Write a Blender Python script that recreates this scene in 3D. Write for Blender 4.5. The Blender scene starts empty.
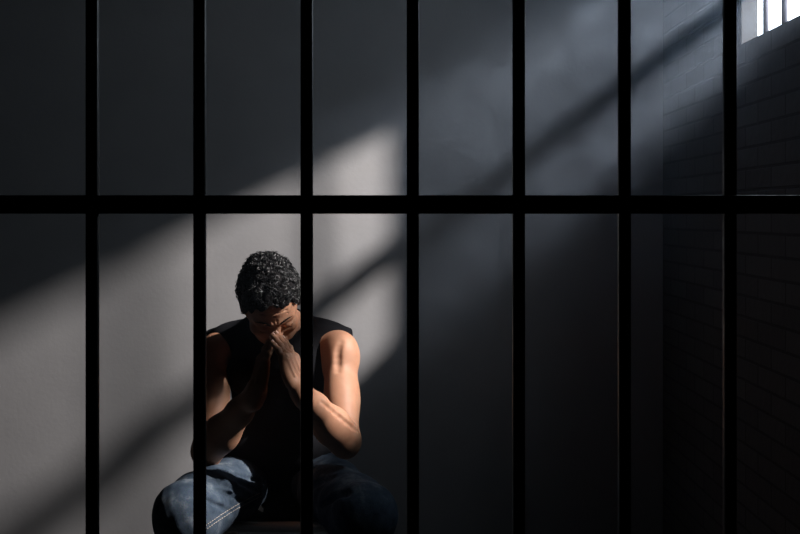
import bpy, bmesh, math, random
import numpy as np
from mathutils import Vector, Matrix

random.seed(7)
RNG = np.random.default_rng(7)
SC = bpy.context.scene
COL = SC.collection

# ------------------------------------------------------------------ camera, sky, light, exposure
FPX = 1100.0                      # focal length in pixels for an 800 px wide frame
CAM = np.array([0.0, 0.0, 1.25])
VPX, VPY = 400.0, 215.0           # vanishing point of the depth direction
cam = bpy.data.cameras.new('camera')
cam.sensor_width = 36.0
cam.lens = FPX * 36.0 / 800.0
cam.shift_y = -(267.0 - VPY) / 800.0
cam.clip_start = 0.05
cam_o = bpy.data.objects.new('camera', cam)
cam_o.location = CAM
cam_o.rotation_euler = (math.pi / 2, 0, 0)
COL.objects.link(cam_o)
SC.camera = cam_o

world = bpy.data.worlds.new('sky')
SC.world = world
world.use_nodes = True
bg = world.node_tree.nodes['Background']
bg.inputs['Color'].default_value = (0.74, 0.88, 1.0, 1)
bg.inputs['Strength'].default_value = 8.0

LAMP = Vector((1.77, 2.45, 2.49))  # the flood lamp outside the barred window
sl = bpy.data.lights.new('flood_lamp', 'SPOT')
sl.energy = 690
sl.color = (1.0, 0.962, 0.955)
sl.shadow_soft_size = 0.036
sl.spot_size = math.radians(75)
sl.spot_blend = 0.3
sl_o = bpy.data.objects.new('flood_lamp', sl)
sl_o.location = LAMP
sl_o.rotation_euler = (Vector((0.98, 2.80, 1.92)) - LAMP).to_track_quat('-Z', 'Y').to_euler()
COL.objects.link(sl_o)

SC.view_settings.view_transform = 'Standard'
SC.view_settings.look = 'None'
SC.view_settings.exposure = 0.0
SC.view_settings.gamma = 1.0
SC.view_settings.use_curve_mapping = False
SC.cycles.max_bounces = 6
SC.cycles.diffuse_bounces = 4
SC.cycles.volume_bounces = 1
SC.cycles.caustics_reflective = False
SC.cycles.caustics_refractive = False


# ------------------------------------------------------------------ materials
def new_mat(name, color, rough=0.7, spec=0.4, metal=0.0):
    m = bpy.data.materials.new(name)
    m.use_nodes = True
    b = m.node_tree.nodes['Principled BSDF']
    b.inputs['Base Color'].default_value = (*color, 1)
    b.inputs['Roughness'].default_value = rough
    b.inputs['Specular IOR Level'].default_value = spec
    b.inputs['Metallic'].default_value = metal
    return m, m.node_tree.nodes, m.node_tree.links, b


def noise(n, l, vec, scale, detail=4, rough=0.55):
    t = n.new('ShaderNodeTexNoise')
    t.inputs['Scale'].default_value = scale
    t.inputs['Detail'].default_value = detail
    t.inputs['Roughness'].default_value = rough
    l.new(vec, t.inputs['Vector'])
    return t


def ramp(n, l, fac, stops):
    r = n.new('ShaderNodeValToRGB')
    e = r.color_ramp.elements
    e[0].position, e[0].color = stops[0][0], (*stops[0][1], 1)
    e[1].position, e[1].color = stops[-1][0], (*stops[-1][1], 1)
    for p, c in stops[1:-1]:
        x = e.new(p)
        x.color = (*c, 1)
    l.new(fac, r.inputs['Fac'])
    return r


def bump(n, l, height, bsdf, strength, dist):
    b = n.new('ShaderNodeBump')
    b.inputs['Strength'].default_value = strength
    b.inputs['Distance'].default_value = dist
    l.new(height, b.inputs['Height'])
    l.new(b.outputs['Normal'], bsdf.inputs['Normal'])
    return b


def plaster_mat(name, c0, c1):
    m, n, l, b = new_mat(name, c0, 0.85, 0.2)
    tc = n.new('ShaderNodeTexCoord')
    t = noise(n, l, tc.outputs['Object'], 2.2, 6, 0.6)
    r = ramp(n, l, t.outputs['Fac'], [(0.3, c0), (0.7, c1)])
    l.new(r.outputs['Color'], b.inputs['Base Color'])
    t2 = noise(n, l, tc.outputs['Object'], 60, 4)
    bump(n, l, t2.outputs['Fac'], b, 0.15, 0.004)
    return m


def brick_mat():
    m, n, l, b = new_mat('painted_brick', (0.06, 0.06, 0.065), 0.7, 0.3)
    tc = n.new('ShaderNodeTexCoord')
    sep = n.new('ShaderNodeSeparateXYZ')
    l.new(tc.outputs['Object'], sep.inputs[0])
    cmb = n.new('ShaderNodeCombineXYZ')
    l.new(sep.outputs['Y'], cmb.inputs['X'])
    l.new(sep.outputs['Z'], cmb.inputs['Y'])
    bt = n.new('ShaderNodeTexBrick')
    l.new(cmb.outputs[0], bt.inputs['Vector'])
    bt.inputs['Scale'].default_value = 1.0
    bt.inputs['Brick Width'].default_value = 0.215
    bt.inputs['Row Height'].default_value = 0.060
    bt.inputs['Mortar Size'].default_value = 0.005
    bt.inputs['Mortar Smooth'].default_value = 0.4
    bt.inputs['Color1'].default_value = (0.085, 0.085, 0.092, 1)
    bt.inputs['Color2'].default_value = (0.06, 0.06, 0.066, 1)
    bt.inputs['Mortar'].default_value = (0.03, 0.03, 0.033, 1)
    l.new(bt.outputs['Color'], b.inputs['Base Color'])
    t = noise(n, l, tc.outputs['Object'], 35, 5)
    mth = n.new('ShaderNodeMath')
    mth.operation = 'MULTIPLY_ADD'
    l.new(bt.outputs['Fac'], mth.inputs[0])
    mth.inputs[1].default_value = -1.0
    l.new(t.outputs['Fac'], mth.inputs[2])
    bump(n, l, mth.outputs[0], b, 0.35, 0.006)
    return m


def skin_mat():
    m, n, l, b = new_mat('skin', (0.4, 0.2, 0.12), 0.58, 0.35)
    tc = n.new('ShaderNodeTexCoord')
    t = noise(n, l, tc.outputs['Object'], 14, 5)
    r = ramp(n, l, t.outputs['Fac'], [(0.3, (0.40, 0.195, 0.115)), (0.7, (0.52, 0.275, 0.172))])
    l.new(r.outputs['Color'], b.inputs['Base Color'])
    b.inputs['Subsurface Weight'].default_value = 0.12
    b.inputs['Subsurface Radius'].default_value = (1.0, 0.35, 0.2)
    b.inputs['Subsurface Scale'].default_value = 0.008
    t2 = noise(n, l, tc.outputs['Object'], 220, 3)
    bump(n, l, t2.outputs['Fac'], b, 0.08, 0.0015)
    return m


def denim_mat():
    m, n, l, b = new_mat('blue_denim', (0.06, 0.09, 0.15), 0.9, 0.15)
    tc = n.new('ShaderNodeTexCoord')
    t = noise(n, l, tc.outputs['Object'], 13, 7, 0.72)
    r = ramp(n, l, t.outputs['Fac'], [(0.34, (0.035, 0.055, 0.085)), (0.54, (0.085, 0.115, 0.155)), (0.68, (0.22, 0.255, 0.29))])
    t2 = noise(n, l, tc.outputs['Object'], 350, 2)
    mx = n.new('ShaderNodeMix')
    mx.data_type = 'RGBA'
    mx.blend_type = 'MULTIPLY'
    mx.inputs['Factor'].default_value = 0.5
    l.new(r.outputs['Color'], mx.inputs['A'])
    l.new(t2.outputs['Color'], mx.inputs['B'])
    l.new(mx.outputs['Result'], b.inputs['Base Color'])
    bump(n, l, t2.outputs['Fac'], b, 0.25, 0.002)
    return m


def cloth_mat(name, c, scale=260):
    m, n, l, b = new_mat(name, c, 0.92, 0.12)
    tc = n.new('ShaderNodeTexCoord')
    t = noise(n, l, tc.outputs['Object'], scale, 2)
    bump(n, l, t.outputs['Fac'], b, 0.2, 0.002)
    return m


def hair_mat():
    m, n, l, b = new_mat('curly_hair', (0.012, 0.010, 0.010), 0.28, 0.48)
    g = n.new('ShaderNodeNewGeometry')
    r = ramp(n, l, g.outputs['Random Per Island'], [(0.0, (0.004, 0.0035, 0.0035)), (0.91, (0.006, 0.0055, 0.0055)), (0.94, (0.10, 0.097, 0.097)), (1.0, (0.28, 0.27, 0.27))])
    l.new(r.outputs['Color'], b.inputs['Base Color'])
    return m


def metal_mat():
    m, n, l, b = new_mat('black_painted_steel', (0.010, 0.010, 0.011), 0.38, 0.5)
    tc = n.new('ShaderNodeTexCoord')
    t = noise(n, l, tc.outputs['Object'], 30, 5)
    r = ramp(n, l, t.outputs['Fac'], [(0.3, (0.3, 0.3, 0.3)), (0.7, (0.5, 0.5, 0.5))])
    l.new(r.outputs['Color'], b.inputs['Roughness'])
    return m


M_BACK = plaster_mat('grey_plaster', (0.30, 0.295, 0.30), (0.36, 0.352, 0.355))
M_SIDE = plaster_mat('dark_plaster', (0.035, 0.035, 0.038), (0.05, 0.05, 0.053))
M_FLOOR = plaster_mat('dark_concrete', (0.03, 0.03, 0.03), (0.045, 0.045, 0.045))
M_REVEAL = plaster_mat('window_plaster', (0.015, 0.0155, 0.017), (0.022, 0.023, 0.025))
M_BRICK = brick_mat()
M_STEEL = metal_mat()
M_SKIN = skin_mat()
M_DENIM = denim_mat()
M_SHIRT = cloth_mat('black_cotton', (0.010, 0.010, 0.012))
M_HAIR = hair_mat()
M_CAP = cloth_mat('hair_roots', (0.006, 0.005, 0.005))
M_STITCH = cloth_mat('pale_thread', (0.45, 0.40, 0.36))
M_STOOL = plaster_mat('grey_painted_wood', (0.68, 0.67, 0.62), (0.78, 0.76, 0.71))
M_SHOE = cloth_mat('black_leather', (0.015, 0.015, 0.015))
M_SOLE = cloth_mat('rubber_sole', (0.05, 0.05, 0.05))
M_NAIL, _n, _l, _b = new_mat('fingernail', (0.62, 0.40, 0.32), 0.3, 0.5)
M_WBAR, _n, _l, _b = new_mat('grey_window_steel', (0.06, 0.053, 0.065), 0.5, 0.4)


# ------------------------------------------------------------------ mesh helpers
def link(name, me, mat, parent=None, smooth=False):
    if mat is not None and not me.materials:
        me.materials.append(mat)
    if smooth:
        me.polygons.foreach_set('use_smooth', np.ones(len(me.polygons), dtype=bool))
    o = bpy.data.objects.new(name, me)
    COL.objects.link(o)
    if parent is not None:
        o.parent = parent
        o.matrix_parent_inverse = parent.matrix_basis.inverted()
    return o


def bm_box(bm, lo, hi, bev=0.0, seg=2):
    b2 = bmesh.new()
    bmesh.ops.create_cube(b2, size=1)
    for v in b2.verts:
        v.co = Vector([(lo[i] + hi[i]) / 2 + v.co[i] * (hi[i] - lo[i]) for i in range(3)])
    if bev > 0:
        bmesh.ops.bevel(b2, geom=list(b2.edges), offset=bev, segments=seg, affect='EDGES', profile=0.5)
    me = bpy.data.meshes.new('tmp')
    b2.to_mesh(me)
    b2.free()
    bm.from_mesh(me)
    bpy.data.meshes.remove(me)


def box(name, lo, hi, mat, parent=None, bev=0.0, seg=2):
    bm = bmesh.new()
    bm_box(bm, lo, hi, bev, seg)
    me = bpy.data.meshes.new(name)
    bm.to_mesh(me)
    bm.free()
    return link(name, me, mat, parent)


def boxes(name, lst, mat, parent=None, bev=0.0):
    bm = bmesh.new()
    for lo, hi in lst:
        bm_box(bm, lo, hi, bev)
    me = bpy.data.meshes.new(name)
    bm.to_mesh(me)
    bm.free()
    return link(name, me, mat, parent)


def tube_arrays(pts, rad, nseg=6, base=0):
    """Tube along pts; returns verts, faces (quads + end caps)."""
    pts = np.asarray(pts, float)
    rad = np.broadcast_to(np.asarray(rad, float), (len(pts),))
    tan = np.gradient(pts, axis=0)
    tan /= np.linalg.norm(tan, axis=1, keepdims=True) + 1e-12
    ref = np.array([0.0, 0, 1]) if abs(tan[0, 2]) < 0.9 else np.array([1.0, 0, 0])
    vs, fs = [], []
    for i in range(len(pts)):
        a = ref - tan[i] * ref.dot(tan[i])
        a /= np.linalg.norm(a) + 1e-12
        ref = a
        b = np.cross(tan[i], a)
        for j in range(nseg):
            t = 2 * math.pi * j / nseg
            vs.append(pts[i] + rad[i] * (a * math.cos(t) + b * math.sin(t)))
    for i in range(len(pts) - 1):
        for j in range(nseg):
            k = (j + 1) % nseg
            fs.append((base + i * nseg + j, base + i * nseg + k, base + (i + 1) * nseg + k, base + (i + 1) * nseg + j))
    fs.append(tuple(base + j for j in reversed(range(nseg))))
    fs.append(tuple(base + (len(pts) - 1) * nseg + j for j in range(nseg)))
    return vs, fs


def tubes(name, lines, mat, parent=None, nseg=6):
    V, F = [], []
    for pts, rad in lines:
        v, f = tube_arrays(pts, rad, nseg, len(V))
        V += v
        F += f
    me = bpy.data.meshes.new(name)
    me.from_pydata([tuple(v) for v in V], [], F)
    return link(name, me, mat, parent, True)


def structure(o):
    o['kind'] = 'structure'
    return o


# ------------------------------------------------------------------ the room
XL, XR = -1.90, 0.98
YF, YB = -1.30, 4.10
ZC = 2.75
TW = 0.050
WY0, WY1, WZ0, WZ1 = 2.40, 3.17, 1.74, 2.112
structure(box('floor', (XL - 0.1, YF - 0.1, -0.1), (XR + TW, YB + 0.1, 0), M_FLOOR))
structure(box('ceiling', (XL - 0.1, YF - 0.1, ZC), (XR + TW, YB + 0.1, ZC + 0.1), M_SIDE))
structure(box('wall_back', (XL - 0.1, YB, 0), (XR + TW, YB + 0.1, ZC), M_BACK))
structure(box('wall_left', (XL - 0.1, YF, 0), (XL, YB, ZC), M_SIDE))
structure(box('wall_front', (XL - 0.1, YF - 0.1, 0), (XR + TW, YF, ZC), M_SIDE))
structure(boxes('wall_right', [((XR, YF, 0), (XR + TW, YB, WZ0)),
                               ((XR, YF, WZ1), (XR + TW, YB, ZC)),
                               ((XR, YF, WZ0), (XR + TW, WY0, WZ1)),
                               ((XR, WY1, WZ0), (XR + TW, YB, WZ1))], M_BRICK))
# window: plastered lining, a transom and round steel bars
LT = 0.004
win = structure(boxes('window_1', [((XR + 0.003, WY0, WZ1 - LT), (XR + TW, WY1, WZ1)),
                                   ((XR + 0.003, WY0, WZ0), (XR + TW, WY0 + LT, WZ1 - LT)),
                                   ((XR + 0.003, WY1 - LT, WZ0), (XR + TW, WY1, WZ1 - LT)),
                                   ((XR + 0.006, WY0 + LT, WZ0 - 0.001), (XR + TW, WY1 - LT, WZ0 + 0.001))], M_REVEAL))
BX = XR + 0.034
for px in (766.0, 784.6, 806.0, 831.0):
    y = BX * FPX / (px - VPX)
    tubes('window_bar', [([(BX, y, WZ0 + 0.001), (BX, y, (WZ0 + WZ1) / 2), (BX, y, WZ1 - LT)], 0.0085)], M_WBAR, win, 12)
box('transom', (BX - 0.012, WY0 + LT, 1.893), (BX + 0.012, WY1 - LT, 1.928), M_WBAR, win, 0.003)

# daylight portal in the window opening
pl = bpy.data.lights.new('window_portal', 'AREA')
pl.shape = 'RECTANGLE'
pl.size = WZ1 - WZ0
pl.size_y = WY1 - WY0
pl.cycles.is_portal = True
pl_o = bpy.data.objects.new('window_portal', pl)
pl_o.location = (XR + TW + 0.01, (WY0 + WY1) / 2, (WZ0 + WZ1) / 2)
pl_o.rotation_euler = (0, math.pi / 2, 0)
COL.objects.link(pl_o)

# ------------------------------------------------------------------ cell bars
GY = 1.14
GS = FPX / GY
bars = bpy.data.objects.new('cell_bars', None)
bars.location = ((XL + XR) / 2, GY, 0)
COL.objects.link(bars)
bars['label'] = 'black steel cell bar grille standing in front of the seated man'
bars['category'] = 'bars'
BW = 12.2 / GS / 2
for px in (-122.0, -15.0, 92.5, 199.8, 306.8, 412.8, 518.7, 624.3, 729.6, 835.0, 940.0):
    x = (px - VPX) / GS
    bm = bmesh.new()
    bm_box(bm, (x - BW, GY - BW, 0.0), (x + BW, GY + BW, ZC), BW * 0.55, 4)
    me = bpy.data.meshes.new('vertical_bar')
    bm.to_mesh(me)
    bm.free()
    link('vertical_bar', me, M_STEEL, bars, True)
zt, zb = CAM[2] - (195.3 - VPY) / GS, CAM[2] - (213.8 - VPY) / GS
bm = bmesh.new()
bm_box(bm, (XL, GY - 0.009, zb), (XR, GY + 0.009, zt), 0.003, 3)
me = bpy.data.meshes.new('crossbar')
bm.to_mesh(me)
bm.free()
link('crossbar', me, M_STEEL, bars, True)


# ------------------------------------------------------------------ signed-distance modelling
class Field:
    def __init__(self, lo, hi, h):
        self.lo = np.array(lo, np.float32)
        self.h = h
        self.n = np.ceil((np.array(hi) - np.array(lo)) / h).astype(int) + 1
        self.phi = np.full(self.n, 0.2, np.float32)

    def sub(self, lo, hi):
        a = np.clip(np.floor((np.array(lo) - self.lo) / self.h).astype(int), 0, self.n)
        b = np.clip(np.ceil((np.array(hi) - self.lo) / self.h).astype(int) + 1, 0, self.n)
        if np.any(b <= a):
            return None, None
        ax = [self.lo[i] + self.h * np.arange(a[i], b[i], dtype=np.float32) for i in range(3)]
        P = np.stack(np.meshgrid(*ax, indexing='ij'), -1)
        return tuple(slice(a[i], b[i]) for i in range(3)), P

    def blend(self, sl, d, k, mode):
        a = self.phi[sl]
        if mode == 'add':
            hh = np.maximum(k - np.abs(a - d), 0) / k
            self.phi[sl] = np.minimum(a, d) - hh * hh * k * 0.25
        else:
            d = -d
            hh = np.maximum(k - np.abs(a - d), 0) / k
            self.phi[sl] = np.maximum(a, d) + hh * hh * k * 0.25

    def cone(self, a, b, ra, rb, k=0.01, mode='add'):
        a, b = np.array(a, np.float32), np.array(b, np.float32)
        m = max(ra, rb) + k + 0.02
        sl, P = self.sub(np.minimum(a, b) - m, np.maximum(a, b) + m)
        if sl is None:
            return
        ab = b - a
        t = np.clip(((P - a) @ ab) / max(float(ab @ ab), 1e-9), 0, 1)
        d = np.linalg.norm(P - a - t[..., None] * ab, axis=-1) - (ra + (rb - ra) * t)
        self.blend(sl, d, k, mode)

    def chain(self, pts, rad, k=0.01, mode='add'):
        for i in range(len(pts) - 1):
            self.cone(pts[i], pts[i + 1], rad[i], rad[i + 1], k, mode)

    def ell(self, c, r, R=None, k=0.01, mode='add'):
        """ellipsoid; R columns are its axes"""
        c, r = np.array(c, np.float32), np.array(r, np.float32)
        m = float(r.max()) + k + 0.02
        sl, P = self.sub(c - m, c + m)
        if sl is None:
            return
        Q = P - c
        if R is not None:
            Q = Q @ np.array(R, np.float32)
        k0 = np.linalg.norm(Q / r, axis=-1)
        k1 = np.linalg.norm(Q / (r * r), axis=-1)
        d = np.where(k1 > 1e-6, k0 * (k0 - 1.0) / np.maximum(k1, 1e-6), -float(r.min()))
        self.blend(sl, d, k, mode)

    def rbox(self, c, half, rr, R, k=0.01, mode='add'):
        c, half = np.array(c, np.float32), np.array(half, np.float32)
        m = float(np.linalg.norm(half)) + k + 0.02
        sl, P = self.sub(c - m, c + m)
        if sl is None:
            return
        Q = np.abs((P - c) @ np.array(R, np.float32)) - (half - rr)
        d = np.linalg.norm(np.maximum(Q, 0), axis=-1) + np.minimum(Q.max(-1), 0) - rr
        self.blend(sl, d, k, mode)

    def plane_cut(self, p, nrm, k=0.004, lo=None, hi=None):
        """remove the side the normal points to"""
        p, nrm = np.array(p, np.float32), np.array(nrm, np.float32)
        nrm = nrm / np.linalg.norm(nrm)
        sl, P = self.sub(lo if lo is not None else self.lo, hi if hi is not None else self.lo + self.h * self.n)
        self.blend(sl, -((P - p) @ nrm), k, 'sub')

    def displace(self, fn):
        nb = np.abs(self.phi) < 0.03
        idx = np.argwhere(nb)
        P = self.lo + self.h * idx.astype(np.float32)
        self.phi[nb] += fn(P).astype(np.float32)

    def sample(self, P):
        q = (np.asarray(P, np.float32) - self.lo) / self.h
        i = np.clip(np.floor(q).astype(int), 0, self.n - 2)
        f = np.clip(q - i, 0, 1)
        out = 0
        for dx in (0, 1):
            for dy in (0, 1):
                for dz in (0, 1):
                    w = (f[..., 0] if dx else 1 - f[..., 0]) * (f[..., 1] if dy else 1 - f[..., 1]) * (f[..., 2] if dz else 1 - f[..., 2])
                    out = out + w * self.phi[i[..., 0] + dx, i[..., 1] + dy, i[..., 2] + dz]
        return out

    def ray(self, o, d, t0, t1, step=0.002):
        """first point along o + t d inside the surface"""
        t = np.arange(t0, t1, step)
        P = o + t[:, None] * d
        s = self.sample(P)
        inside = np.argwhere(s < 0)
        return None if len(inside) == 0 else P[inside[0, 0]]

    def mesh(self, name):
        phi = self.phi
        s = phi < 0
        cnt = np.zeros(np.array(phi.shape) - 1, np.int8)
        nx, ny, nz = cnt.shape
        for dx in (0, 1):
            for dy in (0, 1):
                for dz in (0, 1):
                    cnt += s[dx:dx + nx, dy:dy + ny, dz:dz + nz]
        act = (cnt > 0) & (cnt < 8)
        idx = np.argwhere(act)
        vid = np.full(act.shape, -1, np.int32)
        vid[act] = np.arange(len(idx))
        corners = [(a, b, c) for a in (0, 1) for b in (0, 1) for c in (0, 1)]
        val = {c: phi[idx[:, 0] + c[0], idx[:, 1] + c[1], idx[:, 2] + c[2]] for c in corners}
        acc = np.zeros((len(idx), 3))
        num = np.zeros(len(idx))
        for c in corners:
            for ax in range(3):
                if c[ax] == 0:
                    e = list(c)
                    e[ax] = 1
                    e = tuple(e)
                    v0, v1 = val[c], val[e]
                    x = (v0 < 0) != (v1 < 0)
                    t = v0 / np.where(np.abs(v0 - v1) < 1e-9, 1, v0 - v1)
                    p = np.tile(np.array(c, float), (len(idx), 1))
                    p[:, ax] = t
                    acc[x] += p[x]
                    num[x] += 1
        V = self.lo + self.h * (idx + acc / num[:, None])
        F = []
        for ax in range(3):
            o1, o2 = (ax + 1) % 3, (ax + 2) % 3
            sa = [slice(None)] * 3
            sb = [slice(None)] * 3
            sa[ax], sb[ax] = slice(0, -1), slice(1, None)
            A, B = s[tuple(sa)], s[tuple(sb)]
            e = np.argwhere(A != B)
            ok = (e[:, o1] > 0) & (e[:, o2] > 0) & (e[:, o1] < phi.shape[o1] - 1) & (e[:, o2] < phi.shape[o2] - 1)
            e = e[ok]
            q = []
            for d1, d2 in ((-1, -1), (0, -1), (0, 0), (-1, 0)):
                g = e.copy()
                g[:, o1] += d1
                g[:, o2] += d2
                q.append(vid[g[:, 0], g[:, 1], g[:, 2]])
            q = np.stack(q, 1)
            flip = ~A[e[:, 0], e[:, 1], e[:, 2]]
            q[flip] = q[flip][:, ::-1]
            F.append(q)
        F = np.concatenate(F)
        F = F[(F >= 0).all(1)]
        me = bpy.data.meshes.new(name)
        me.vertices.add(len(V))
        me.vertices.foreach_set('co', V.astype(np.float32).ravel())
        me.loops.add(F.size)
        me.loops.foreach_set('vertex_index', F.astype(np.int32).ravel())
        me.polygons.add(len(F))
        me.polygons.foreach_set('loop_start', np.arange(0, F.size, 4, dtype=np.int32))
        me.update(calc_edges=True)
        me.validate()
        return me


def px_dir(px, py):
    return np.array([(px - VPX) / FPX, 1.0, -(py - VPY) / FPX])


def at(px, py, y):
    """world point seen at a pixel of the photograph at depth y"""
    return CAM + px_dir(px, py) * y


def unit(v):
    v = np.array(v, float)
    return v / np.linalg.norm(v)


def lerp(a, b, t):
    return np.array(a) * (1 - t) + np.array(b) * t


# ------------------------------------------------------------------ the man: joints
HEAD = at(270, 297, 3.00)
NECK = np.array([-0.350, 3.185, 0.925])
SHO = {1: at(338, 349, 3.15), -1: at(219, 350, 3.245)}          # +1 his left arm (picture right)
ELB = {1: at(345, 441, 2.97), -1: at(207, 451, 3.015)}
WRI = {1: at(300, 390, 2.82), -1: at(256, 392, 2.87)}
TIP = {1: at(277, 330, 2.895), -1: at(272, 332, 2.900)}
HIP = {1: np.array([-0.265, 3.34, 0.470]), -1: np.array([-0.445, 3.34, 0.470])}
KNE = {1: at(364, 517, 2.74), -1: at(186, 515, 2.74)}
ANK = {1: np.array([-0.13, 2.83, 0.11]), -1: np.array([-0.53, 2.83, 0.11])}

# head frame: r to his left (picture right), f forward, u up
PITCH, YAW, ROLL = math.radians(43), math.radians(18), math.radians(-12)
Rm = Matrix.Rotation(YAW, 3, 'Z') @ Matrix.Rotation(PITCH, 3, 'X') @ Matrix.Rotation(ROLL, 3, 'Y')
hr = np.array(Rm @ Vector((1, 0, 0)))
hf = np.array(Rm @ Vector((0, -1, 0)))
hu = np.array(Rm @ Vector((0, 0, 1)))
HR = np.stack([hr, hf, hu], 1)


def H(r, f, u):
    return HEAD + hr * r + hf * f + hu * u


def head_prims(F):
    F.ell(H(0, -0.012, 0.020), (0.074, 0.097, 0.084), HR, 0.01)
    F.ell(H(0, 0.040, 0.022), (0.062, 0.052, 0.062), HR, 0.03)
    F.ell(H(0, 0.040, -0.045), (0.059, 0.052, 0.075), HR, 0.03)
    F.ell(H(0, 0.036, -0.090), (0.050, 0.046, 0.038), HR, 0.03)
    F.ell(H(0, 0.072, -0.113), (0.022, 0.018, 0.018), HR, 0.02)
    for s in (-1, 1):
        F.ell(H(s * 0.043, 0.062, -0.045), (0.022, 0.022, 0.018), HR, 0.02)
        F.cone(H(s * 0.010, 0.090, -0.003), H(s * 0.044, 0.076, -0.001), 0.010, 0.009, 0.014)
        F.ell(H(s * 0.031, 0.104, -0.024), (0.019, 0.017, 0.013), HR, 0.014, 'sub')
        F.ell(H(s * 0.031, 0.077, -0.024), (0.017, 0.015, 0.0125), HR, 0.004)
        F.cone(H(s * 0.019, 0.0895, -0.031), H(s * 0.043, 0.0835, -0.029), 0.0016, 0.0016, 0.003, 'sub')
        F.cone(H(s * 0.022, 0.0905, -0.0395), H(s * 0.044, 0.081, -0.037), 0.0018, 0.0012, 0.004, 'sub')
    F.cone(H(0, 0.088, -0.012), H(0, 0.110, -0.052), 0.008, 0.0125, 0.012)
    for s in (-1, 1):
        F.ell(H(s * 0.012, 0.100, -0.056), (0.009, 0.011, 0.008), HR, 0.007)
        F.cone(H(s * 0.004, 0.097, -0.001), H(s * 0.005, 0.098, 0.012), 0.0015, 0.001, 0.004, 'sub')
        F.cone(H(s * 0.019, 0.094, -0.058), H(s * 0.030, 0.080, -0.085), 0.002, 0.002, 0.008, 'sub')
    F.cone(H(-0.020, 0.082, -0.081), H(0.020, 0.082, -0.081), 0.008, 0.008, 0.008)
    F.cone(H(-0.018, 0.082, -0.091), H(0.018, 0.082, -0.091), 0.008, 0.008, 0.006)
    F.cone(H(-0.021, 0.091, -0.086), H(0.021, 0.091, -0.086), 0.0018, 0.0018, 0.003, 'sub')
    for z in (0.022, 0.034):
        F.chain([H(-0.035, 0.084, z), H(0, 0.094, z + 0.003), H(0.035, 0.084, z)], (0.0014,) * 3, 0.004, 'sub')
    for s in (-1, 1):
        F.ell(H(s * 0.077, -0.008, -0.022), (0.009, 0.020, 0.033), HR, 0.006)
        F.ell(H(s * 0.085, -0.004, -0.020), (0.006, 0.011, 0.020), HR, 0.005, 'sub')
    F.cone(H(0, -0.030, -0.050), NECK, 0.058, 0.062, 0.03)
    for s in (-1, 1):
        F.cone(H(s * 0.055, -0.02, -0.065), NECK + np.array([s * 0.025, -0.055, -0.035]), 0.017, 0.015, 0.02)


NAILS = []


def hand_prims(F, s):
    W, T = WRI[s], TIP[s]
    d = unit(T - W)
    n = np.array([-s * 0.86, 0.46, -0.10])           # palm side, towards the other hand
    if s == -1:
        n = np.array([0.92, 0.36, -0.10])
    n = unit(n - d * n.dot(d))
    w = np.cross(d, n)
    if w[1] < 0:
        w = -w                                        # thumb side, towards his face
    R = np.stack([w, n, d], 1)
    L = float(np.linalg.norm(T - W))
    q = L / 0.180                                     # hand scale

    def P(a, b, c):
        return W + (w * a + n * b + d * c) * q
    F.cone(P(0, 0, -0.03), P(0, 0, 0.02), 0.024, 0.023, 0.02)
    F.rbox(P(0.001, 0, 0.056), np.array((0.039, 0.0135, 0.046)) * q, 0.0125, R, 0.014)
    F.ell(P(0.026, 0.009, 0.036), np.array((0.017, 0.013, 0.032)) * q, R, 0.012)
    F.ell(P(-0.028, 0.006, 0.040), np.array((0.012, 0.012, 0.034)) * q, R, 0.012)
    for off, st, ln, r, fan in ((0.0285, 0.098, 0.068, 0.0088, 0.06), (0.0095, 0.102, 0.077, 0.0090, 0.015), (-0.0095, 0.099, 0.071, 0.0086, -0.035), (-0.0275, 0.090, 0.055, 0.0076, -0.10)):
        pts, rad = [], []
        b = 0.0
        ang = 0.04
        p = np.array([off, 0.0, st - 0.035])
        pts.append(P(*p)); rad.append(r * 1.06)
        p = np.array([off, -0.001, st]); pts.append(P(*p)); rad.append(r * 1.08)
        for frac, bend in ((0.46, 0.05), (0.30, 0.12), (0.24, 0.12)):
            ang += bend
            p = p + np.array([fan * ln * frac, math.sin(ang) * ln * frac, math.cos(ang) * ln * frac])
            pts.append(P(*p)); rad.append(r * (1.0 if frac == 0.46 else 0.90 if frac == 0.30 else 0.78))
        F.chain(pts, np.array(rad) * q, 0.0035)
        F.ell(P(off, -0.009, st + 0.001), np.array((0.0085, 0.0075, 0.010)) * q, R, 0.008)      # knuckle
        F.ell(pts[2] - n * 0.003, np.array((0.0075, 0.007, 0.0075)) * q, R, 0.005)
        F.cone(P(off, -0.0165, 0.030), P(off, -0.0145, st), 0.0022, 0.0030, 0.006)              # tendon
        tip_d = unit(pts[4] - pts[3])
        NAILS.append((pts[4] - n * r * 0.70 * q + tip_d * 0.001, w, unit(-n + tip_d * 0.25), tip_d, r * q))
    for a0 in (0.019, 0.0, -0.0185):
        F.cone(P(a0, -0.012, 0.104), P(a0, -0.012, 0.150), 0.0012, 0.0012, 0.003, 'sub')
    tp = [P(0.020, 0.006, 0.018), P(0.044, 0.008, 0.052), P(0.049, 0.006, 0.084), P(0.046, 0.006, 0.110)]
    F.chain(tp, np.array((0.014, 0.0125, 0.0108, 0.0088)) * q, 0.006)
    return W, d


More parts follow.
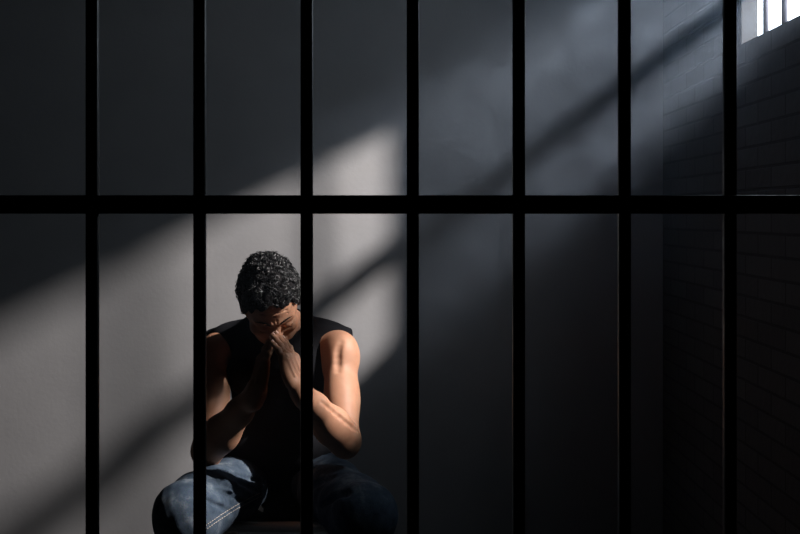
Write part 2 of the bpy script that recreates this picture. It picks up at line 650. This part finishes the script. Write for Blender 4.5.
def arm_prims(F, s):
    S, E, W = SHO[s], ELB[s], WRI[s]
    ax = unit(E - S)
    front = unit(np.array([0, -1, 0]) - ax * np.array([0, -1, 0]).dot(ax))
    side = np.array([s, 0, 0]) * 1.0
    F.cone(S, E, 0.048, 0.040, 0.02)
    F.ell(lerp(S, E, 0.10) + side * 0.006 + front * 0.004, (0.055, 0.058, 0.072), None, 0.02)          # deltoid
    fr = np.stack([side, front, ax], 1)
    u_, _, v_ = np.linalg.svd(fr)
    fr = u_ @ v_
    F.ell(lerp(S, E, 0.56) + front * 0.016 - side * 0.006, (0.039, 0.036, 0.085), fr, 0.02)            # biceps
    F.ell(lerp(S, E, 0.52) - front * 0.018 + side * 0.006, (0.043, 0.036, 0.095), fr, 0.02)            # triceps
    F.ell(E - front * 0.016 + ax * 0.012, (0.024, 0.022, 0.026), None, 0.02)                             # elbow
    fa = unit(W - E)
    F.chain([E, lerp(E, W, 0.30), lerp(E, W, 0.68), W], (0.040, 0.045, 0.034, 0.0255), 0.02)
    up = unit(np.array([0, -0.5, 1.0]) - fa * np.array([0, -0.5, 1.0]).dot(fa))
    out = np.cross(fa, up)
    g = np.stack([out, up, fa], 1)
    F.ell(lerp(E, W, 0.25) + up * 0.014, (0.032, 0.032, 0.075), g, 0.02)                                  # brachioradialis
    F.ell(lerp(E, W, 0.28) - up * 0.012, (0.036, 0.032, 0.080), g, 0.02)
    F.cone(lerp(E, W, 0.10) + out * 0.030 * s + up * 0.006, lerp(E, W, 0.55) + out * 0.028 * s, 0.012, 0.008, 0.010)
    F.cone(lerp(E, W, 0.08) + up * 0.044, lerp(S, E, 0.80) + front * 0.046, 0.003, 0.003, 0.012, 'sub')


def build_body():
    F = Field((-0.64, 2.74, 0.40), (-0.06, 3.50, 1.19), 0.0025)
    # trunk under the clothes
    F.ell((-0.352, 3.25, 0.78), (0.140, 0.095, 0.15), None, 0.02)
    F.ell((-0.353, 3.32, 0.60), (0.125, 0.090, 0.12), None, 0.04)
    F.cone(lerp(SHO[-1], NECK, 0.15) + [0, .02, 0], lerp(SHO[1], NECK, 0.15) + [0, .02, 0], 0.052, 0.052, 0.04)
    for s in (-1, 1):
        F.cone(NECK + np.array([0, 0.01, 0.0]), lerp(SHO[s], NECK, 0.2) + [0, .02, 0.005], 0.055, 0.045, 0.03)
        F.cone(HIP[s], lerp(HIP[s], KNE[s], 0.40), 0.060, 0.055, 0.03)
        arm_prims(F, s)
        hand_prims(F, s)
    head_prims(F)

    def groove(pts, r, k=0.01, lift=0.0):
        line = [F.ray(CAM, px_dir(x, y), 2.4, 3.5) for x, y in pts]
        line = [p + np.array([0, -lift, 0]) for p in line if p is not None]
        if len(line) > 1:
            F.chain(line, [r * (0.4 + 0.6 * math.sin(math.pi * (i + 0.7) / (len(line) + 0.4))) for i in range(len(line))], k, 'sub')
    groove([(341, 342), (339, 347), (338, 352), (338, 358), (338, 364), (338, 370)], 0.0020, 0.016, 0.0045)   # between deltoid and inner arm
    groove([(322, 402), (328, 407), (334, 412), (340, 417), (346, 422), (352, 427), (358, 431)], 0.003, 0.009, 0.001)   # forearm against the upper arm
    return F


BODY = build_body()
person = link('person', BODY.mesh('person'), M_SKIN, None, True)
person['label'] = 'man in black sleeveless shirt and jeans sitting bowed on stool, hands pressed to face'
person['category'] = 'person'
SKIN = BODY

# ------------------------------------------------------------------ shirt
def wrinkle(P, f, amp, seed):
    r = np.random.default_rng(seed)
    out = 0
    for i in range(6):
        k = r.normal(size=3) * f * (0.7 + 0.3 * i)
        out = out + np.sin(P @ k + r.uniform(0, 6.28)) / (1 + 0.5 * i)
    return out * amp / 2


def build_shirt():
    F = Field((-0.62, 2.98, 0.44), (-0.08, 3.52, 1.06), 0.004)
    F.ell((-0.352, 3.25, 0.785), (0.152, 0.112, 0.165), None, 0.02)
    F.ell((-0.353, 3.30, 0.62), (0.150, 0.125, 0.15), None, 0.06)
    F.cone((-0.353, 3.33, 0.50), (-0.353, 3.30, 0.62), 0.135, 0.135, 0.05)
    F.cone((-0.435, 3.215, 0.575), (-0.275, 3.215, 0.575), 0.080, 0.080, 0.05)      # hem bunched in his lap
    for s in (-1, 1):
        top = SHO[s] + np.array([s * 0.020, 0.014, 0.028])
        F.cone(NECK + np.array([0, 0.015, 0.004]), top, 0.058, 0.032, 0.03)
        F.cone(NECK + np.array([0, -0.02, -0.06]), SHO[s] + np.array([-s * 0.015, 0.02, 0.005]), 0.062, 0.052, 0.03)
        F.ell(lerp(SHO[s], (-0.352, 3.2, 0.80), 0.50) + np.array([0, -0.052, -0.035]), (0.058, 0.042, 0.060), None, 0.03)
    F.displace(lambda P: wrinkle(P, 34, 0.0042, 3))
    # folds hanging under the chest
    for a, b in (((-0.300, 3.120, 0.800), (-0.335, 3.12, 0.72)), ((-0.265, 3.12, 0.79), (-0.295, 3.12, 0.71))):
        F.cone(a, b, 0.010, 0.016, 0.02)
    # neck hole and arm holes
    F.cone(NECK + np.array([0, 0.0, 0.02]), H(0, -0.03, -0.045), 0.062, 0.070, 0.006, 'sub')
    for s in (-1, 1):
        S = SHO[s]
        ox = 0.0 if s == 1 else 0.038
        F.plane_cut(S + np.array([s * (0.030 + ox), 0, 0.0]), (s * 1.0, -0.15, -0.15), 0.004, S - 0.2, S + 0.2)
        F.chain([S + np.array([s * (0.034 + ox), -0.08, -0.018]), S + np.array([s * (0.012 + ox), -0.08, -0.060]), S + np.array([s * (0.014 + ox), -0.06, -0.16])], (0.040, 0.048, 0.050), 0.005, 'sub')
    return F


SHIRT = build_shirt()
SHIRT.plane_cut((0, 0, 0.425), (0, 0, -1))
shirt = link('shirt', SHIRT.mesh('shirt'), M_SHIRT, person, True)
shirt['label'] = 'black sleeveless cotton shirt'

# ------------------------------------------------------------------ jeans
def build_jeans():
    F = Field((-0.72, 2.60, 0.06), (0.06, 3.52, 0.68), 0.004)
    F.ell((-0.355, 3.36, 0.50), (0.170, 0.125, 0.09), None, 0.02)
    for s in (-1, 1):
        hip, kn, an = HIP[s], KNE[s], ANK[s]
        F.chain([hip, lerp(hip, kn, 0.45) - [0, 0, 0.010], lerp(hip, kn, 0.82), kn], (0.092, 0.087, 0.083, 0.079), 0.03)
        F.ell(kn + np.array([0, -0.018, -0.005]), (0.066, 0.060, 0.064), None, 0.03)
        F.chain([kn + np.array([0, 0.005, 0]), lerp(kn, an, 0.35) + [0, 0.02, 0], an], (0.074, 0.070, 0.056), 0.03)
    F.displace(lambda P: wrinkle(P, 26, 0.0038, 11) + wrinkle(P, 75, 0.0012, 12))
    # creases gathering on the inside of each knee and at the hip
    def crease(pts, r, k=0.012, mode='sub', lift=0.0):
        line = []
        for (x, y) in pts:
            p = F.ray(CAM, px_dir(x, y), 2.4, 3.4)
            if p is not None:
                line.append(p + np.array([0, -lift, 0]))
        if len(line) > 1:
            rr = [r * (0.35 + 0.65 * math.sin(math.pi * (i + 0.6) / (len(line) + 0.2))) for i in range(len(line))]
            F.chain(line, rr, k, mode)
    crease([(222, 470), (236, 474), (250, 478), (264, 482)], 0.0085, 0.006)
    crease([(214, 489), (226, 493), (238, 499), (247, 503)], 0.0085, 0.006)
    crease([(205, 499), (214, 504), (224, 508), (232, 512)], 0.007, 0.006)
    crease([(236, 482), (248, 487), (258, 491)], 0.006, 0.006)
    crease([(218, 480), (234, 485), (250, 494)], 0.006, 0.012, 'add')
    crease([(207, 478), (222, 484), (236, 492)], 0.003, 0.012, 'sub', 0.002)
    for dx in (0, 1):
        crease([(333, 478), (318, 483), (308, 490)], 0.007)
        crease([(348, 494), (334, 498), (322, 506)], 0.007)
    return F


JEANS = build_jeans()
JEANS.plane_cut((0, 0, 0.409), (0, 0, -1), 0.01, (-0.72, 3.0, 0.3), (0.06, 3.52, 0.68))
jeans = link('jeans', JEANS.mesh('jeans'), M_DENIM, person, True)
jeans['label'] = 'faded blue denim jeans'


def surf(F, x, y, out=0.0):
    p = F.ray(CAM, px_dir(x, y), 2.4, 3.4, 0.001)
    if p is None:
        return None
    e = 0.004
    g = np.array([F.sample(p + np.eye(3)[i] * e) - F.sample(p - np.eye(3)[i] * e) for i in range(3)])
    return p + unit(g) * out


stitches = []
for off in (0.0, 3.0):
    N = 26
    path = []
    for i in range(N + 1):
        t = i / N
        x, y = 205 + 55 * t + off * 0.5, 526 - 33 * t - 2 * math.sin(t * 3.1) + off
        path.append(surf(JEANS, x, y, 0.0006))
    for i in range(N):
        if path[i] is not None and path[i + 1] is not None:
            a, b = path[i], path[i + 1]
            stitches.append((np.array([lerp(a, b, 0.05), lerp(a, b, 0.5), lerp(a, b, 0.75)]), 0.0011))
if stitches:
    st = tubes('seam_stitching', stitches, M_STITCH, jeans, 5)
    st['label'] = 'pale double row of seam stitching'

# shoes
for s in (-1, 1):
    F = Field(ANK[s] + [-0.10, -0.28, -0.12], ANK[s] + [0.10, 0.12, 0.10], 0.004)
    a = ANK[s]
    F.cone(a + [0, 0.01, 0.03], a + [0, 0.015, -0.05], 0.045, 0.045, 0.02)
    F.chain([a + [0, 0.035, -0.065], a + [0, -0.06, -0.062], a + [0, -0.155, -0.072], a + [0, -0.205, -0.078]], (0.040, 0.042, 0.040, 0.030), 0.03)
    F.plane_cut((a[0], a[1], 0.018), (0, 0, -1))
    sh = link('shoe', F.mesh('shoe'), M_SHOE, person, True)
    F = Field(ANK[s] + [-0.10, -0.28, -0.13], ANK[s] + [0.10, 0.12, 0.0], 0.004)
    F.chain([(a[0], a[1] + 0.035, 0.012), (a[0], a[1] - 0.16, 0.012), (a[0], a[1] - 0.205, 0.012)], (0.044, 0.045, 0.036), 0.02)
    F.plane_cut((a[0], a[1], 0.020), (0, 0, 1))
    F.plane_cut((a[0], a[1], 0.001), (0, 0, -1))
    link('sole', F.mesh('sole'), M_SOLE, sh, True)

# fingernails
for p, w, nn, d, r in NAILS:
    bm = bmesh.new()
    bmesh.ops.create_uvsphere(bm, u_segments=12, v_segments=8, radius=1.0)
    wv = unit(w - nn * w.dot(nn))
    dv = np.cross(nn, wv)
    mm = Matrix(((wv[0], dv[0], nn[0], p[0]), (wv[1], dv[1], nn[1], p[1]), (wv[2], dv[2], nn[2], p[2]), (0, 0, 0, 1)))
    for v in bm.verts:
        v.co = mm @ Vector((v.co.x * r * 0.55, v.co.y * r * 0.75, v.co.z * 0.0016))
    me = bpy.data.meshes.new('fingernail')
    bm.to_mesh(me)
    bm.free()
    link('fingernail', me, M_NAIL, person, True)

# ------------------------------------------------------------------ hair
def hairline(q):
    """signed: positive where hair grows; q in head coordinates (r, f, u)"""
    f, u, r = q[..., 1], q[..., 2], np.abs(q[..., 0])
    umin = np.interp(f, [-0.2, -0.05, -0.025, 0.000, 0.022, 0.040, 0.062, 0.085, 0.12],
                     [-0.085, -0.080, -0.020, -0.030, -0.018, 0.012, 0.036, 0.060, 0.075])
    return u - umin


cap = Field(HEAD - 0.17, HEAD + 0.17, 0.003)
cap.ell(H(0, -0.012, 0.020), (0.0795, 0.1035, 0.0905), HR, 0.01)
cap.ell(H(0, 0.040, 0.022), (0.066, 0.056, 0.066), HR, 0.03)
sl, P = cap.sub(cap.lo, cap.lo + cap.h * cap.n)
Q = (P - HEAD.astype(np.float32)) @ HR.astype(np.float32)
hl = hairline(Q) + 0.006 * np.sin(Q[..., 0] * 190) * np.sin(Q[..., 1] * 160 + 1.0)
cap.phi = np.maximum(cap.phi, (-hl).astype(np.float32) * 0.35)
cap.displace(lambda p: wrinkle(p, 120, 0.0042, 5) - 0.0015)
capme = cap.mesh('hair')
cv = np.empty(len(capme.vertices) * 3, np.float32)
capme.vertices.foreach_get('co', cv)
V = [tuple(v) for v in cv.reshape(-1, 3)]
Fc = [tuple(p.vertices) for p in capme.polygons]
bpy.data.meshes.remove(capme)
n_curl = 0
n_cap = len(Fc)
while n_curl < 2300:
    v = unit(RNG.normal(size=3))
    if (v @ hu) < -0.85:
        continue
    p = cap.ray(H(0, -0.006, 0.020) + v * 0.16, -v, 0.0, 0.13, 0.0015)
    if p is None:
        continue
    q = (p - HEAD) @ HR
    if hairline(q) < RNG.uniform(-0.004, 0.006):
        continue
    e = 0.004
    g = np.array([cap.sample(p + np.eye(3)[i] * e) - cap.sample(p - np.eye(3)[i] * e) for i in range(3)])
    nrm = unit(g)
    t1 = unit(np.cross(nrm, RNG.normal(size=3)))
    axis = unit(t1 * 0.9 + nrm * RNG.uniform(0.1, 0.9))
    b1 = unit(np.cross(axis, nrm))
    b2 = np.cross(axis, b1)
    rad = RNG.uniform(0.0032, 0.0060)
    ln = RNG.uniform(0.006, 0.014)
    turns = RNG.uniform(0.9, 1.7)
    ph = RNG.uniform(0, 6.28)
    m = 11
    pts = []
    for i in range(m):
        t = i / (m - 1)
        a = ph + turns * 6.283 * t
        pts.append(p - nrm * 0.001 + axis * ln * (t - 0.2) + (b1 * math.cos(a) + b2 * math.sin(a)) * rad)
    v_, f_ = tube_arrays(pts, np.linspace(0.0013, 0.0007, m), 4, len(V))
    V += [tuple(x) for x in v_]
    Fc += f_
    n_curl += 1
me = bpy.data.meshes.new('hair')
me.from_pydata(V, [], Fc)
me.materials.append(M_HAIR)
me.materials.append(M_CAP)
mi = np.zeros(len(Fc), np.int32)
mi[:n_cap] = 1
me.polygons.foreach_set('material_index', mi)
hair = link('hair', me, M_HAIR, person, True)
hair['label'] = 'short curly black hair flecked with grey'

# eyebrows
for s in (-1, 1):
    arc = []
    for i in range(15):
        t = i / 14
        p = SKIN.ray(H(s * (0.012 + 0.038 * t), 0.107, 0.000 + 0.006 * math.sin(t * 2.4)), -hf, 0.0, 0.06, 0.0005)
        if p is not None:
            arc.append(p + hu * 0.0012 * (-1) ** i)
    tubes('eyebrow', [(np.array(arc), np.interp(np.linspace(0, 1, len(arc)), [0, .15, .6, 1], [.0014, .0026, .0024, .0006]))], M_CAP, person, 6)

# ------------------------------------------------------------------ stool
sx0, sx1, sy0, sy1, stz = -0.575, -0.135, 3.02, 3.46, 0.408
stool = bpy.data.objects.new('stool', None)
stool.location = ((sx0 + sx1) / 2, (sy0 + sy1) / 2, 0)
COL.objects.link(stool)
stool['label'] = 'pale grey square stool under the seated man'
stool['category'] = 'stool'
seat = box('seat', (sx0, sy0, stz - 0.030), (sx1, sy1, stz - 0.008), M_STOOL, stool, 0.009, 4)
pad = box('seat_pad', (sx0 + 0.03, sy0 + 0.03, stz - 0.010), (sx1 - 0.03, sy1 - 0.03, stz), M_SHOE, seat, 0.004, 3)
pad['label'] = 'black seat pad'
for x in (sx0 + 0.03, sx1 - 0.07):
    for y in (sy0 + 0.03, sy1 - 0.07):
        box('leg', (x, y, 0), (x + 0.04, y + 0.04, stz - 0.028), M_STOOL, stool, 0.004)
for y in (sy0 + 0.04, sy1 - 0.06):
    box('stretcher', (sx0 + 0.06, y, 0.15), (sx1 - 0.06, y + 0.02, 0.185), M_STOOL, stool, 0.003)

# ------------------------------------------------------------------ haze in the cell
bm = bmesh.new()
bm_box(bm, (XL + 0.01, GY + 0.10, 0.01), (XR - 0.004, YB - 0.004, ZC - 0.01))
me = bpy.data.meshes.new('haze')
bm.to_mesh(me)
bm.free()
hm = bpy.data.materials.new('smoke_haze')
hm.use_nodes = True
n, l = hm.node_tree.nodes, hm.node_tree.links
n.clear()
out = n.new('ShaderNodeOutputMaterial')
vs = n.new('ShaderNodeVolumeScatter')
vs.inputs['Color'].default_value = (0.66, 0.80, 1.0, 1)
vs.inputs['Anisotropy'].default_value = 0.0
tc = n.new('ShaderNodeTexCoord')
t = noise(n, l, tc.outputs['Object'], 5.5, 6, 0.66)
t.inputs['Distortion'].default_value = 1.2
mr = n.new('ShaderNodeMapRange')
mr.inputs['From Min'].default_value = 0.42
mr.inputs['From Max'].default_value = 0.64
mr.inputs['To Min'].default_value = 0.02
mr.inputs['To Max'].default_value = 0.24
l.new(t.outputs['Fac'], mr.inputs['Value'])
sep = n.new('ShaderNodeSeparateXYZ')
l.new(tc.outputs['Object'], sep.inputs[0])
last = mr.outputs['Result']
# smoke hangs under the ceiling on the window side and thins out below and to the left
for ax, a0, a1, v0, v1 in (('X', -0.7, 0.85, 0.08, 1.0), ('Z', 0.6, 1.9, 0.12, 1.0), ('Y', 2.0, 3.1, 0.15, 1.0)):
    g = n.new('ShaderNodeMapRange')
    g.interpolation_type = 'SMOOTHSTEP'
    g.inputs['From Min'].default_value = a0
    g.inputs['From Max'].default_value = a1
    g.inputs['To Min'].default_value = v0
    g.inputs['To Max'].default_value = v1
    l.new(sep.outputs[ax], g.inputs['Value'])
    mm_ = n.new('ShaderNodeMath')
    mm_.operation = 'MULTIPLY'
    l.new(last, mm_.inputs[0])
    l.new(g.outputs['Result'], mm_.inputs[1])
    last = mm_.outputs[0]
l.new(last, vs.inputs['Density'])
l.new(vs.outputs['Volume'], out.inputs['Volume'])
haze = link('haze', me, hm)
haze['kind'] = 'stuff'
haze['label'] = 'thin drifting smoke haze filling the cell air'
haze['category'] = 'haze'
